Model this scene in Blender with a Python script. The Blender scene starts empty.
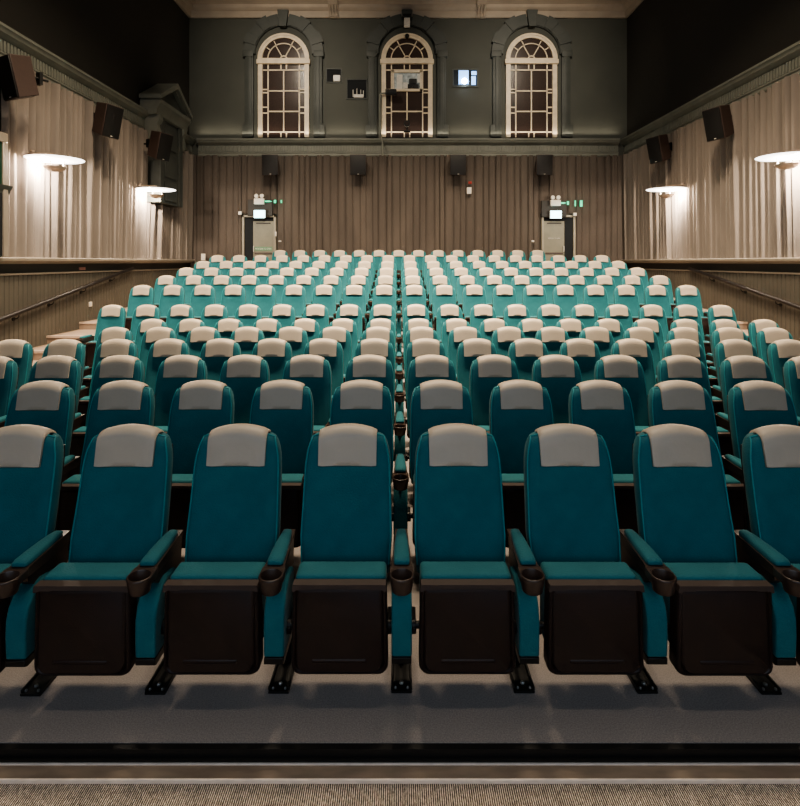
import bpy, bmesh, math, random
from mathutils import Vector, Matrix
random.seed(7)
PI = math.pi
S = bpy.context.scene
C = S.collection
F = 560.0; CZ = 1.965; XL = -6.5; XR = 7.1; YB = 17.4; YF = -3.0; CEIL = 10.45

# ------------------------------------------------------------------ materials
def mat(name, col, rough=0.6, metal=0.0, col2=None, scale=20.0, bump=0.0, bscale=None, emit=None, estr=0.0,
        coat=0.0, sheen=0.0, stretch=(1, 1, 1), spec=None, detail=4.0):
    m = bpy.data.materials.new(name); m.use_nodes = True
    nt = m.node_tree; b = nt.nodes['Principled BSDF']
    b.inputs['Base Color'].default_value = (*col, 1); b.inputs['Roughness'].default_value = rough
    b.inputs['Metallic'].default_value = metal
    if spec is not None: b.inputs['Specular IOR Level'].default_value = spec
    if coat: b.inputs['Coat Weight'].default_value = coat
    if sheen:
        b.inputs['Sheen Weight'].default_value = sheen; b.inputs['Sheen Roughness'].default_value = .4
    if emit:
        b.inputs['Emission Color'].default_value = (*emit, 1); b.inputs['Emission Strength'].default_value = estr
    tc = nt.nodes.new('ShaderNodeTexCoord'); mp = nt.nodes.new('ShaderNodeMapping')
    mp.inputs['Scale'].default_value = stretch
    nt.links.new(tc.outputs['Object'], mp.inputs['Vector'])
    nz = nt.nodes.new('ShaderNodeTexNoise'); nz.inputs['Scale'].default_value = scale; nz.inputs['Detail'].default_value = detail
    nt.links.new(mp.outputs['Vector'], nz.inputs['Vector'])
    rp = nt.nodes.new('ShaderNodeValToRGB')
    c2 = col2 or tuple(c*.86 for c in col)
    rp.color_ramp.elements[0].color = (*c2, 1); rp.color_ramp.elements[1].color = (*col, 1)
    rp.color_ramp.elements[0].position = .35; rp.color_ramp.elements[1].position = .65
    nt.links.new(nz.outputs['Fac'], rp.inputs['Fac']); nt.links.new(rp.outputs['Color'], b.inputs['Base Color'])
    if bump:
        n2 = nt.nodes.new('ShaderNodeTexNoise'); n2.inputs['Scale'].default_value = bscale or scale
        nt.links.new(mp.outputs['Vector'], n2.inputs['Vector'])
        bp = nt.nodes.new('ShaderNodeBump'); bp.inputs['Strength'].default_value = bump; bp.inputs['Distance'].default_value = .01
        nt.links.new(n2.outputs['Fac'], bp.inputs['Height']); nt.links.new(bp.outputs['Normal'], b.inputs['Normal'])
    return m

M = dict(
    teal=mat('teal_velvet', (.022, .138, .160), .75, col2=(.017, .118, .140), scale=9, bump=.25, bscale=140, sheen=.08, spec=.25),
    pipe=mat('teal_lit_piping', (.02, .26, .28), .6, scale=30),  # lighter teal: light caught along the back's edges, put into the colour
    cream=mat('cream_leatherette', (.49, .415, .33), .5, col2=(.455, .385, .305), scale=7, bump=.06, bscale=60, spec=.35),
    shell=mat('brown_plastic', (.020, .009, .007), .42, col2=(.014, .007, .006), scale=12, bump=.1, bscale=200, spec=.4),
    lip=mat('brown_plastic_lit_edge', (.050, .032, .026), .62, scale=12),  # lighter than the shell: overhead light on the lip, put into its colour
    arm=mat('arm_brown', (.055, .032, .022), .35, col2=(.04, .024, .018), scale=15),
    black=mat('black_metal', (.008, .008, .008), .45, scale=20, metal=.2),
    steel=mat('bolt_steel', (.35, .35, .34), .35, metal=.9, scale=30),
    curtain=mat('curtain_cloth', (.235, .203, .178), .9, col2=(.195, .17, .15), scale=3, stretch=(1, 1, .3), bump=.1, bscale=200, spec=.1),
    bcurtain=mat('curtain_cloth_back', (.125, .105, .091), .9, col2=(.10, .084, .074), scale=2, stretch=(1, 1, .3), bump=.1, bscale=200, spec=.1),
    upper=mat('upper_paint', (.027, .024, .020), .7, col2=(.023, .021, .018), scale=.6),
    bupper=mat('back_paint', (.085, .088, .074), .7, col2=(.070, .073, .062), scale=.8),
    corn=mat('cornice_paint', (.20, .205, .175), .55, col2=(.17, .176, .15), scale=3),
    surr=mat('surround_paint', (.070, .076, .068), .55, col2=(.058, .064, .058), scale=3),
    ceilc=mat('ceiling_cornice_paint', (.42, .35, .28), .6, col2=(.36, .30, .24), scale=2),
    ceil=mat('ceiling_paint', (.25, .22, .19), .8, scale=2),
    wframe=mat('window_cream', (.78, .66, .50), .5, scale=6),
    glass=mat('window_glass_dark', (.060, .040, .034), .18, col2=(.042, .030, .027), scale=40, bump=.15, bscale=30, spec=.6),
    ledge=mat('ledge_paint', (.30, .26, .21), .5, scale=4),
    dadod=mat('dado_dark', (.030, .026, .023), .6, scale=2),
    wains=mat('wainscot_paint', (.110, .099, .080), .6, col2=(.088, .079, .065), scale=1.4, stretch=(1, 1, .4)),
    rail=mat('rail_dark', (.010, .006, .005), .5, scale=10),
    floor=mat('floor_vinyl', (.27, .24, .225), .8, col2=(.19, .168, .158), scale=160, bump=.2, bscale=180),
    riser=mat('riser_black', (.006, .006, .006), .5, scale=20),
    stepc=mat('step_board', (.34, .25, .19), .5, col2=(.27, .20, .15), scale=5),
    nose=mat('step_nosing', (.55, .42, .33), .4, scale=8),
    alu=mat('threshold_brown', (.25, .19, .14), .5, col2=(.17, .128, .097), scale=6, stretch=(1, 3, 1)),
    alub=mat('threshold_edge', (.85, .70, .58), .4, metal=0, scale=20),
    spk=mat('speaker_cabinet', (.004, .003, .003), .5, scale=30, bump=.1, bscale=300),
    spkside=mat('speaker_side', (.055, .034, .028), .55, scale=30),
    white=mat('white_plastic', (.72, .68, .62), .4, scale=20),
    door=mat('door_paint', (.21, .20, .15), .5, col2=(.18, .17, .13), scale=5),
    doorf=mat('door_frame_paint', (.30, .27, .21), .5, scale=5),
    dark=mat('dark_void', (.006, .008, .011), .8, scale=5),
    lampm=mat('lamp_metal', (.45, .36, .29), .35, metal=.6, scale=20),
    glow=mat('lamp_glass', (.9, .9, .9), .3, emit=(1, .97, .92), estr=2.2, scale=20),
    sign=mat('exit_sign_glow', (.8, .95, .95), .4, emit=(.55, .95, 1.0), estr=2.6, scale=20),
    green=mat('green_cast_light', (.02, .4, .2), .4, emit=(.02, .75, .38), estr=.7, scale=20),
    greenp=mat('green_panel', (.004, .05, .025), .3, scale=3),
    blue=mat('projection_glow', (.1, .2, .4), .4, emit=(.22, .50, 1.0), estr=1.3, scale=9),
    lens=mat('projector_lens_glow', (1, 1, 1), .4, emit=(.80, .92, 1.0), estr=30, scale=9),
    booth=mat('booth_interior', (.35, .36, .34), .6, col2=(.03, .03, .03), scale=6, emit=(.6, .62, .55), estr=.10),
    pink=mat('notice_pink', (.45, .22, .19), .5),
    red=mat('red_plastic', (.35, .03, .02), .4, scale=20),
)
def carpet_mat():
    m = bpy.data.materials.new('ribbed_carpet'); m.use_nodes = True; nt = m.node_tree; b = nt.nodes['Principled BSDF']
    b.inputs['Roughness'].default_value = .95; b.inputs['Specular IOR Level'].default_value = .1
    tc = nt.nodes.new('ShaderNodeTexCoord')
    wv = nt.nodes.new('ShaderNodeTexWave'); wv.inputs['Scale'].default_value = 38; wv.inputs['Distortion'].default_value = 1.2
    wv.inputs['Detail'].default_value = 3; wv.inputs['Detail Scale'].default_value = 6
    mp = nt.nodes.new('ShaderNodeMapping'); mp.inputs['Scale'].default_value = (1, .25, 1)
    nt.links.new(tc.outputs['Object'], mp.inputs['Vector']); nt.links.new(mp.outputs['Vector'], wv.inputs['Vector'])
    nz = nt.nodes.new('ShaderNodeTexNoise'); nz.inputs['Scale'].default_value = 260; nz.inputs['Detail'].default_value = 3
    mp2 = nt.nodes.new('ShaderNodeMapping'); mp2.inputs['Scale'].default_value = (1, .35, 1)
    nt.links.new(tc.outputs['Object'], mp2.inputs['Vector']); nt.links.new(mp2.outputs['Vector'], nz.inputs['Vector'])
    mx = nt.nodes.new('ShaderNodeMath'); mx.operation = 'MULTIPLY'
    nt.links.new(wv.outputs['Fac'], mx.inputs[0]); nt.links.new(nz.outputs['Fac'], mx.inputs[1])
    rp = nt.nodes.new('ShaderNodeValToRGB'); e = rp.color_ramp.elements
    e[0].position = .08; e[0].color = (.05, .04, .032, 1); e[1].position = .55; e[1].color = (.85, .72, .60, 1)
    nt.links.new(mx.outputs[0], rp.inputs['Fac']); nt.links.new(rp.outputs['Color'], b.inputs['Base Color'])
    bp = nt.nodes.new('ShaderNodeBump'); bp.inputs['Strength'].default_value = .6; bp.inputs['Distance'].default_value = .01
    nt.links.new(wv.outputs['Fac'], bp.inputs['Height']); nt.links.new(bp.outputs['Normal'], b.inputs['Normal'])
    return m
M['carpet'] = carpet_mat()

# ------------------------------------------------------------------ mesh helpers
def finish(name, bm, m, parent=None, angle=38, bevel=0, seg=2):
    bmesh.ops.recalc_face_normals(bm, faces=bm.faces)
    me = bpy.data.meshes.new(name)
    for f in bm.faces: f.smooth = True
    for e in bm.edges:
        if len(e.link_faces) == 2 and e.calc_face_angle(0) > math.radians(angle): e.smooth = False
    bm.to_mesh(me); bm.free()
    if isinstance(m, (list, tuple)):
        for q in m: me.materials.append(M[q])
    else: me.materials.append(M[m])
    o = bpy.data.objects.new(name, me); C.objects.link(o)
    if parent is not None: o.parent = parent
    if bevel:
        md = o.modifiers.new('bevel', 'BEVEL'); md.width = bevel; md.segments = seg; md.limit_method = 'ANGLE'
    return o
def box(bm, x0, x1, y0, y1, z0, z1, bev=0, seg=2, rot=None, mi=0):
    v = [bm.verts.new(p) for p in ((x0,y0,z0),(x1,y0,z0),(x1,y1,z0),(x0,y1,z0),(x0,y0,z1),(x1,y0,z1),(x1,y1,z1),(x0,y1,z1))]
    fs = [bm.faces.new([v[i] for i in q]) for q in ((0,3,2,1),(4,5,6,7),(0,1,5,4),(1,2,6,5),(2,3,7,6),(3,0,4,7))]
    for f in fs: f.material_index = mi
    if bev:
        r = bmesh.ops.bevel(bm, geom=list({e for f in fs for e in f.edges}), offset=bev, segments=seg, affect='EDGES', profile=.6)
        v = list({w for f in r['faces'] for w in f.verts})
        # include remaining
        seen = set(v); stack = list(v)
        while stack:
            q = stack.pop()
            for e in q.link_edges:
                w = e.other_vert(q)
                if w not in seen: seen.add(w); stack.append(w)
        v = list(seen)
    if rot is not None:
        for w in v: w.co = rot @ w.co
    return v
def prism(bm, pts, axis, a, b, mi=0):
    """polygon pts (2-D) extruded along axis from a to b. axis 'x': pts are (y,z); 'y': (x,z); 'z': (x,y)"""
    def P(p, t):
        return {'x': (t, p[0], p[1]), 'y': (p[0], t, p[1]), 'z': (p[0], p[1], t)}[axis]
    A = [bm.verts.new(P(p, a)) for p in pts]; B = [bm.verts.new(P(p, b)) for p in pts]
    n = len(pts)
    fs = [bm.faces.new(A), bm.faces.new(B[::-1])]
    for i in range(n): fs.append(bm.faces.new((A[i], B[i], B[(i+1) % n], A[(i+1) % n])))
    for f in fs: f.material_index = mi
    return A + B
def loft(bm, rings, cap=True):
    R = [[bm.verts.new(p) for p in r] for r in rings]
    n = len(R[0])
    for a, b in zip(R, R[1:]):
        for i in range(n): bm.faces.new((a[i], a[(i+1) % n], b[(i+1) % n], b[i]))
    if cap:
        bm.faces.new(R[0][::-1]); bm.faces.new(R[-1])
    return [v for r in R for v in r]
def tube(bm, pts, r, n=8, cap=True):
    pts = [Vector(p) for p in pts]; rings = []
    rr = r if isinstance(r, (list, tuple)) else [r]*len(pts)
    prev = None
    for i, p in enumerate(pts):
        d = (pts[min(i+1, len(pts)-1)] - pts[max(i-1, 0)]).normalized()
        if prev is None:
            u = d.cross(Vector((0, 0, 1)))
            if u.length < .05: u = d.cross(Vector((0, 1, 0)))
        else: u = prev - d*prev.dot(d)
        u.normalize(); prev = u; w = d.cross(u)
        rings.append([p + (u*math.cos(2*PI*k/n) + w*math.sin(2*PI*k/n))*rr[i] for k in range(n)])
    return loft(bm, rings, cap)
def lathe(bm, prof, n=24, c=(0, 0, 0), cap=True):
    """prof: list of (r,z)"""
    rings = [[(c[0]+r*math.cos(2*PI*k/n), c[1]+r*math.sin(2*PI*k/n), c[2]+z) for k in range(n)] for r, z in prof]
    return loft(bm, rings, cap)
def tag(o, label=None, cat=None, group=None, kind=None):
    if label: o['label'] = label
    if cat: o['category'] = cat
    if group: o['group'] = group
    if kind: o['kind'] = kind
    return o
def empty(name, loc=(0, 0, 0), rz=0):
    o = bpy.data.objects.new(name, None); C.objects.link(o); o.location = loc; o.rotation_euler = (0, 0, rz)
    o.empty_display_size = .1
    return o
def struct(name, bm, m, parent=None, **k):
    o = finish(name, bm, m, parent, **k)
    if parent is None: o['kind'] = 'structure'
    return o
def copy_tree(o, kids, parent=None):
    c = o.copy(); C.objects.link(c)
    if parent is not None: c.parent = parent
    for ch in kids.get(o.name, ()): copy_tree(ch, kids, c)
    return c
def kids_of(root):
    d = {}
    for o in root.children_recursive: d.setdefault(o.parent.name, []).append(o)
    return d
def px(x, y, depth):
    return Vector(((x-398.5)/F*depth, depth, CZ-(y-262)/F*depth))

# ------------------------------------------------------------------ the seat
# local frame: origin on the floor under the face of the headrest; -y looks to the camera
def back_w(z):      # half width of the backrest
    return .968*back_w0(z)
def back_w0(z):
    if z < .62: return .222 + .012*(z-.46)/.16
    if z < .92: return .234 - .008*(z-.62)/.30
    t = (z-.92)/.185
    return .226 - .008*t - .024*t**3
def zc_(z): return z if z < .92 else .92 + (z-.92)*.85
def back_y(z): return -.165*(1.13-z)/.64 - .012*math.sin(PI*min(1, max(0, (z-.5)/.6)))*(-1)
def make_seat():
    root = empty('cinema_seat')
    # backrest : rings of a rounded rectangle
    bm = bmesh.new()
    zs = [.46, .50, .56, .62, .70, .78, .86, .92, .97, 1.01, 1.045, 1.07, 1.088, 1.098, 1.103]
    rings = []; nx = 9
    for z in zs:
        w = back_w(z); t = .095; sh = 0
        if z > 1.045:
            q = (z-1.045)/.058; sh = .030*(1-math.sqrt(max(0, 1-q*q*.97)))
        if z < .5: sh = .012
        yf = back_y(z) + sh; yb = back_y(z) + t - sh*.9
        ring = []
        rc = .028
        for k in range(nx):                                   # front, left to right
            u = -1 + 2*k/(nx-1); x = u*(w-rc)
            y = yf + .016*(1-u*u) if z < .9 else yf + .004*(1-u*u)
            ring.append((x, y, u))
        ring.append((w-.008, yf+.010, 1.0)); ring.append((w, yf+rc, 1.0)); ring.append((w, yb-rc, 1.0)); ring.append((w-.010, yb-.008, 1.0))
        for k in range(5):
            u = 1 - 2*k/4; ring.append((u*(w-rc), yb, u))
        ring.append((-w+.010, yb-.008, -1)); ring.append((-w, yb-rc, -1)); ring.append((-w, yf+rc, -1)); ring.append((-w+.008, yf+.010, -1))
        a = max(0, (z-.90)/.2)
        rings.append([(x, y, zc_(z) + .034*a*(1-(x/.17)**2) - .003*a) for x, y, u in ring])
    loft(bm, rings)
    back = finish('backrest', bm, 'teal', root, angle=60)
    bm = bmesh.new()
    path = [(rings[i][9][0]+.001, rings[i][9][1]-.001, rings[i][9][2]) for i in range(1, len(rings))]
    left = [(-p[0], p[1], p[2]) for p in path]
    top = [rings[-1][k] for k in range(8, -1, -1)]
    tube(bm, path + [(p[0], p[1]-.001, p[2]+.001) for p in top] + left[::-1], .0042, 5)
    finish('lit_piping', bm, 'pipe', back)
    # dark rear shell
    bm = bmesh.new(); rg = []
    for z in (.44, .6, .8, .95, 1.03):
        w = back_w(max(z, .46)) - .012
        y0 = back_y(z) + .088; y1 = y0 + .022
        z = zc_(z); rg.append([(-w, y0, z), (w, y0, z), (w, y1-.008, z), (w-.03, y1, z), (-w+.03, y1, z), (-w, y1-.008, z)])
    loft(bm, rg); finish('back_shell', bm, 'shell', root)
    # headrest cover: closed strip wrapped over the top
    bm = bmesh.new()
    def prof(off):
        P = []
        for z in (.936, .942, .965, 1.00, 1.04, 1.068): P.append((back_y(z) - off*(.35 if z < .94 else 1), z))
        yc = back_y(1.075) + .047; zc = 1.068
        for k in range(1, 8):
            a = PI - PI*k/8; P.append((yc + (.047+off)*math.cos(a), zc + (.036+off)*math.sin(a)))
        for z in (1.068, 1.03, .99, .97): P.append((back_y(z) + .095 + off*.9, z))
        return P
    o_, i_ = prof(.017), prof(.001)
    sec = o_ + i_[::-1]
    rg = []
    NX = 13
    for k in range(NX):
        u = -1 + 2*k/(NX-1)
        x = .147*u ; e = abs(u)
        sq = 0 if e < .8 else (e-.8)/.2
        r = []
        for j, (y, z) in enumerate(sec):
            yo, zo = y, z
            if j < len(o_):
                yi, zi = i_[j]; f = 1 - .22*sq**3
                yo = yi + (y-yi)*f; zo = zi + (z-zi)*f
            a = max(0, (z-.90)/.2)
            xx = x * (1 - .05*max(0, (.95-z)/.03)*0) * (1.0 + .0*z)
            low = max(0, (.953-z)/.017)
            zo = zc_(zo) + low*.004*sq*sq
            r.append((xx*(1+.035*max(0, 1-(z-.918)/.15)*-.3), yo, zo + .034*a*(1-(xx/.17)**2)))
        rg.append(r)
    loft(bm, rg); finish('headrest', bm, 'cream', root, angle=70)
    # tip-up seat, folded up: cushion and dark pan
    bm = bmesh.new()
    box(bm, -.205, .205, -.372, -.235, .24, .571, .03, 4)
    finish('seat_cushion', bm, 'teal', root, angle=60)
    bm = bmesh.new()
    def outline(w0, w1, z0, z1, r, n=5):
        pts = []
        for k in range(n+1):
            a = PI + PI/2*k/n; pts.append((-w0+r + r*math.cos(a), z0+r + r*math.sin(a)))
        for k in range(n+1):
            a = 1.5*PI + PI/2*k/n; pts.append((w0-r + r*math.cos(a), z0+r + r*math.sin(a)))
        pts += [(w1, z1-.01), (w1-.01, z1), (-w1+.01, z1), (-w1, z1-.01)]
        return pts
    A = outline(.212, .206, .160, .551, .040)
    def sc(pts, s, zc=.36): return [(p[0]*s, zc+(p[1]-zc)*s) for p in pts]
    rg = [[(p[0], -.340, p[1]) for p in A], [(p[0], -.395, p[1]) for p in A], [(p[0], -.408, p[1]) for p in sc(A, .975)],
          [(p[0], -.412, p[1]) for p in sc(A, .93)], [(p[0], -.404, p[1]) for p in sc(A, .90)],
          [(p[0], -.408 - .02*max(0, min(1, (.26-p[1])/.08)), p[1]) for p in sc(A, .86)]]
    loft(bm, rg)
    # moulded handle bulge low on the pan
    box(bm, -.12, .12, -.426, -.40, .222, .242, .009, 3)
    pan = finish('seat_pan', bm, 'shell', root, angle=50)
    bm = bmesh.new()
    prism(bm, [(-.205, .551), (-.203, .560), (.203, .560), (.205, .551), (.207, .530), (.196, .530), (.186, .537), (.135, .5365), (.13, .541), (-.13, .541), (-.135, .5365), (-.186, .537), (-.196, .530), (-.207, .530)], 'y', -.418, -.372)
    finish('pan_lip', bm, 'lip', pan, bevel=0)
    for s in (-1, 1):
        bm = bmesh.new()
        tube(bm, [(s*.195, -.33, .325), (s*.216, -.33, .325), (s*.218, -.33, .325), (s*.24, -.33, .325)], [.016, .016, .026, .026], 10)
        box(bm, min(s*.214, s*.236), max(s*.214, s*.236), -.36, -.20, .30, .33, .004, 1)
        finish('hinge', bm, 'black', root)
    return root
def make_stand(root, sx):
    """arm, cup holder, upholstered side and foot at x = sx"""
    arm = None
    bm = bmesh.new()
    # tray: from cup ring back to the backrest, slightly narrowing
    n = 10; pts = []
    for k in range(n+1):
        a = PI + PI*k/n; pts.append((sx + .053*math.cos(a), -.460 + .055*math.sin(a)))
    pts += [(sx+.043, -.37), (sx+.036, -.20), (sx+.028, .03), (sx-.028, .03), (sx-.036, -.20), (sx-.043, -.37)]
    # body under the pad (solid behind the cup)
    body = [(sx+.045, -.40), (sx+.036, -.20), (sx+.030, -.05), (sx-.030, -.05), (sx-.036, -.20), (sx-.045, -.40)]
    A = [bm.verts.new((p[0], p[1], .626 + .0*(p[1]+.4))) for p in body]
    B = [bm.verts.new((sx+(p[0]-sx)*.7, p[1], .575 - .05*(p[1]+.4))) for p in body]
    bm.faces.new(A); bm.faces.new(B[::-1])
    for i in range(6): bm.faces.new((A[i], A[(i+1) % 6], B[(i+1) % 6], B[i]))
    # lower side web running down to the standard
    prism(bm, [(-.36, .58), (-.36, .545), (-.30, .50), (-.17, .44), (-.06, .47), (-.05, .585)], 'x', sx-.022, sx+.022)
    n = 12
    o_ = [(sx + .0545*math.cos(PI+PI*k/n), -.460 + .0545*math.sin(PI+PI*k/n)) for k in range(n+1)] + [(sx+.050, -.40), (sx+.045, -.385), (sx-.045, -.385), (sx-.050, -.40)]
    ring = [(sx+.0515*math.cos(2*PI*k/24), -.460+.0515*math.sin(2*PI*k/24)) for k in range(24)]
    for zt, flip in ((.6245, 0),):
        for sgn in (-1, 1):                 # two cheeks beside and behind the ring
            pts = [(sx+sgn*.0515*math.sin(a), -.460+.0515*math.cos(a)) for a in [PI/2*k/8 for k in range(9)]]
            poly = pts + [(sx+sgn*.050, -.40), (sx+sgn*.045, -.385), (sx, -.385)]
            prism(bm, poly, 'z', .590, zt)
    arm = finish('armrest', bm, 'arm', root, bevel=.003)
    bm = bmesh.new()
    ro, ri = .0525, .044
    lathe(bm, [(.039, -.064), (.043, -.06), (.050, -.02), (ro, -.004), (ro, .004), (ro-.003, .007), (ri+.002, .007), (ri, .003), (ri-.004, -.03), (ri-.008, -.054), (.001, -.056)],
          20, (sx, -.460, .619), cap=False)
    finish('cup_holder', bm, 'arm', arm, angle=50)
    bm = bmesh.new()
    rg = []
    for y, w, h, dz in ((-.392, .025, .010, .004), (-.387, .032, .020, 0), (-.37, .035, .027, 0), (-.30, .034, .029, 0), (-.22, .031, .029, 0), (-.15, .026, .028, 0), (-.10, .021, .024, 0), (-.088, .015, .012, .004)):
        z0 = .627 + dz
        rg.append([(sx-w, y, z0), (sx-w-.001, y, z0+h*.55), (sx-w*.8, y, z0+h*.9), (sx, y, z0+h), (sx+w*.8, y, z0+h*.9), (sx+w+.001, y, z0+h*.55), (sx+w, y, z0)])
    loft(bm, rg); finish('arm_pad', bm, 'teal', arm, angle=60)
    # upholstered front standard
    bm = bmesh.new()
    side = [(-.16, .505), (-.27, .525), (-.295, .52), (-.345, .495), (-.385, .45), (-.402, .40), (-.405, .33), (-.400, .232), (-.16, .232)]
    prism(bm, side, 'x', sx-.045, sx+.045)
    finish('side_panel', bm, 'teal', root, bevel=.010, seg=3, angle=25)
    bm = bmesh.new()
    prism(bm, [(-.402, .232), (-.402, .205), (-.385, .195), (-.16, .195), (-.16, .232)], 'x', sx-.043, sx+.043)
    finish('panel_base', bm, 'black', root, bevel=.003)
    bm = bmesh.new()
    box(bm, sx-.026, sx+.026, -.125, -.02, .008, .21)
    box(bm, sx-.03, sx+.03, -.20, -.02, .17, .20)
    leg = finish('leg', bm, 'black', root, bevel=.004)
    bm = bmesh.new()
    box(bm, sx-.047, sx+.047, -.292, .06, 0, .012, .004, 2)
    for s in (-1, 1): box(bm, sx+s*.043-.005, sx+s*.043+.005, -.285, .02, .008, .024, .002, 1)
    fp = finish('foot_plate', bm, 'black', root)
    for x, y, r in ((-.028, -.275, .007), (.028, -.275, .007), (0, -.245, .011)):
        bm = bmesh.new(); lathe(bm, [(r, 0), (r, .006), (r*.6, .010)], 6, (sx+x, y+.0, .011))
        finish('bolt', bm, 'steel', fp)

SP = .56
proto = make_seat()
make_stand(proto, SP/2)
proto_end = make_seat(); make_stand(proto_end, SP/2); make_stand(proto_end, -SP/2)
for pr in (proto, proto_end):
    for o in pr.children_recursive:
        if o.name.split('.')[0] in ('seat_pan', 'pan_lip', 'side_panel', 'panel_base'):
            for v in o.data.vertices: v.co.y -= .008
        if o.name.split('.')[0] in ('foot_plate', 'bolt'):
            for v in o.data.vertices: v.co.y -= .02
        if o.name.split('.')[0] in ('backrest', 'lit_piping', 'headrest', 'back_shell', 'seat_cushion', 'seat_pan', 'pan_lip'):
            for v in o.data.vertices: v.co.x += .008
for pr in (proto, proto_end):            # give back the bevelled meshes as plain mesh data so copies stay light
    dg = bpy.context.evaluated_depsgraph_get()
    for o in pr.children_recursive:
        if o.modifiers:
            me = bpy.data.meshes.new_from_object(o.evaluated_get(dg)); o.modifiers.clear(); o.data = me
base = [0, 0, 0, 0, .004, 0, .128, .412, .565, .714, .866, 1.022, 1.178]
def rowy(i): return 2.862 + 1.086*i
ORD = ['first', 'second', 'third', 'fourth', 'fifth', 'sixth', 'seventh', 'eighth', 'ninth', 'tenth', 'eleventh', 'twelfth']
ext = [(-4.5, 4.5), (-5.5, 5.5), (-6.5, 6.5), (-7.5, 8.5), (-6.5, 9.5), (-6.5, 9.5)] + [(-8.5, 9.5)]*6 + [(-6, 7)]
kp, ke = kids_of(proto), kids_of(proto_end)
used = set()
for i, (a, b) in enumerate(ext):
    n = int(b - a) + 1
    for k in range(n):
        idx = a + k; x = idx*SP + .014 - .0012*i
        src, kk = (proto_end, ke) if k == 0 else (proto, kp)
        if src.name not in used: o = src; used.add(src.name)
        else: o = copy_tree(src, kk)
        y = rowy(i) - (.005 if i == 0 else .0048)*x*x
        o.location = (x, y, base[i]); o.rotation_euler.z = -.0015*x*i/6
        if i == 12:
            w = 'middle seat' if idx == 0 else ORD[int(abs(idx))-1] + ' seat ' + ('left' if idx < 0 else 'right') + ' of the middle one'
            o['label'] = f'teal seat with cream headrest, {w}, back row between exits'
            o['group'] = 'cinema seats in the back row'
        else:
            w = ORD[int(abs(idx)+.5)-1] + (' left' if idx < 0 else ' right') + ' of centre'
            rn = 'front row with cup holder' if i == 0 else ORD[i] + ' row from the front'
            o['label'] = f'teal cinema seat with cream headrest, {w}, {rn}'
            o['group'] = 'cinema seats in the ' + ('front row' if i == 0 else ORD[i] + ' row')
        o['category'] = 'seat'

# ------------------------------------------------------------------ floor and steps
bm = bmesh.new()
box(bm, XL, XR, 2.29, YB, -.35, 0); struct('floor', bm, 'floor')
bm = bmesh.new()
for i in range(1, 6):
    pass
YS = [rowy(i-1)+.26 for i in range(6, 13)] + [YB]
fl = []
for j, i in enumerate(range(6, 13)):
    bm = bmesh.new(); box(bm, XL+1.45 if i < 20 else XL, XR-1.45, YS[j], YB, (base[i-1] if i > 6 else 0)-.0, base[i]); struct('floor', bm, 'floor')
# side aisle steps on both sides
ST = [(8.35, .15), (8.95, .30), (9.50, .45), (10.3, .60), (11.35, .74), (12.45, .89), (13.5, 1.05), (14.6, 1.20)]
for xa, xb in ((XL, XL+1.45), (XR-1.45, XR)):
    pz = 0
    for y, z in ST:
        bm = bmesh.new(); box(bm, xa, xb, y, YB, pz, z); struct('floor', bm, 'stepc')
        bm = bmesh.new(); box(bm, xa, xb, y-.012, y+.045, z-.035, z+.008, .004, 1); struct('trim_2', bm, 'nose')
        pz = z
# stage lip in front: black riser, dark gap, threshold, carpet
bm = bmesh.new(); box(bm, XL, XR, 2.268, 2.29, -.09, -.004); box(bm, XL, XR, 2.262, 2.29, -.022, -.003); box(bm, XL, XR, 2.255, 2.29, -.05, -.04); struct('trim_3', bm, 'riser')
bm = bmesh.new(); box(bm, XL, XR, YF, 2.27, -.30, -.075); struct('floor', bm, 'carpet')
bm = bmesh.new(); box(bm, XL, XR, 2.195, 2.262, -.075, -.064); tr = struct('trim_4', bm, 'alu')
bm = bmesh.new(); box(bm, XL, XR, 2.257, 2.266, -.075, -.058, .002, 1); box(bm, XL, XR, 2.187, 2.196, -.075, -.058, .002, 1)
finish('edge_strip', bm, 'alub', tr)

# ------------------------------------------------------------------ walls
ZL = CZ + .075          # ledge top (curtain foot)
ZC0, ZC1 = 5.29, 5.88   # cornice
def wallbox(name, x0, x1, y0, y1, z0, z1, m):
    bm = bmesh.new(); box(bm, x0, x1, y0, y1, z0, z1); return struct(name, bm, m)
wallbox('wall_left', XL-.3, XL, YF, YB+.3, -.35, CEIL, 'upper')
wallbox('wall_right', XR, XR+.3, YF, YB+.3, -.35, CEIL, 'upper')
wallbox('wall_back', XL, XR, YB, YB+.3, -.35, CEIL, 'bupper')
wallbox('ceiling', XL-.3, XR+.3, YF, YB+.3, CEIL, CEIL+.2, 'ceil')
def groove_wall(name, x, sgn, y0, y1, z0, z1, m):
    bm = bmesh.new(); pit = .115; n = int((y1-y0)/pit); pts = []
    for k in range(n):
        a = y0 + k*pit; pts += [(a, .006), (a+.012, .030), (a+pit-.012, .030)]
    pts.append((y0+n*pit, .006)); pts.append((y1, .03))
    A = [bm.verts.new((x+sgn*d, y, z0)) for y, d in pts]; B = [bm.verts.new((x+sgn*d, y, z1)) for y, d in pts]
    for i in range(len(pts)-1): bm.faces.new((A[i], A[i+1], B[i+1], B[i]))
    return struct(name, bm, m, angle=20)
n_tr = 5
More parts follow.
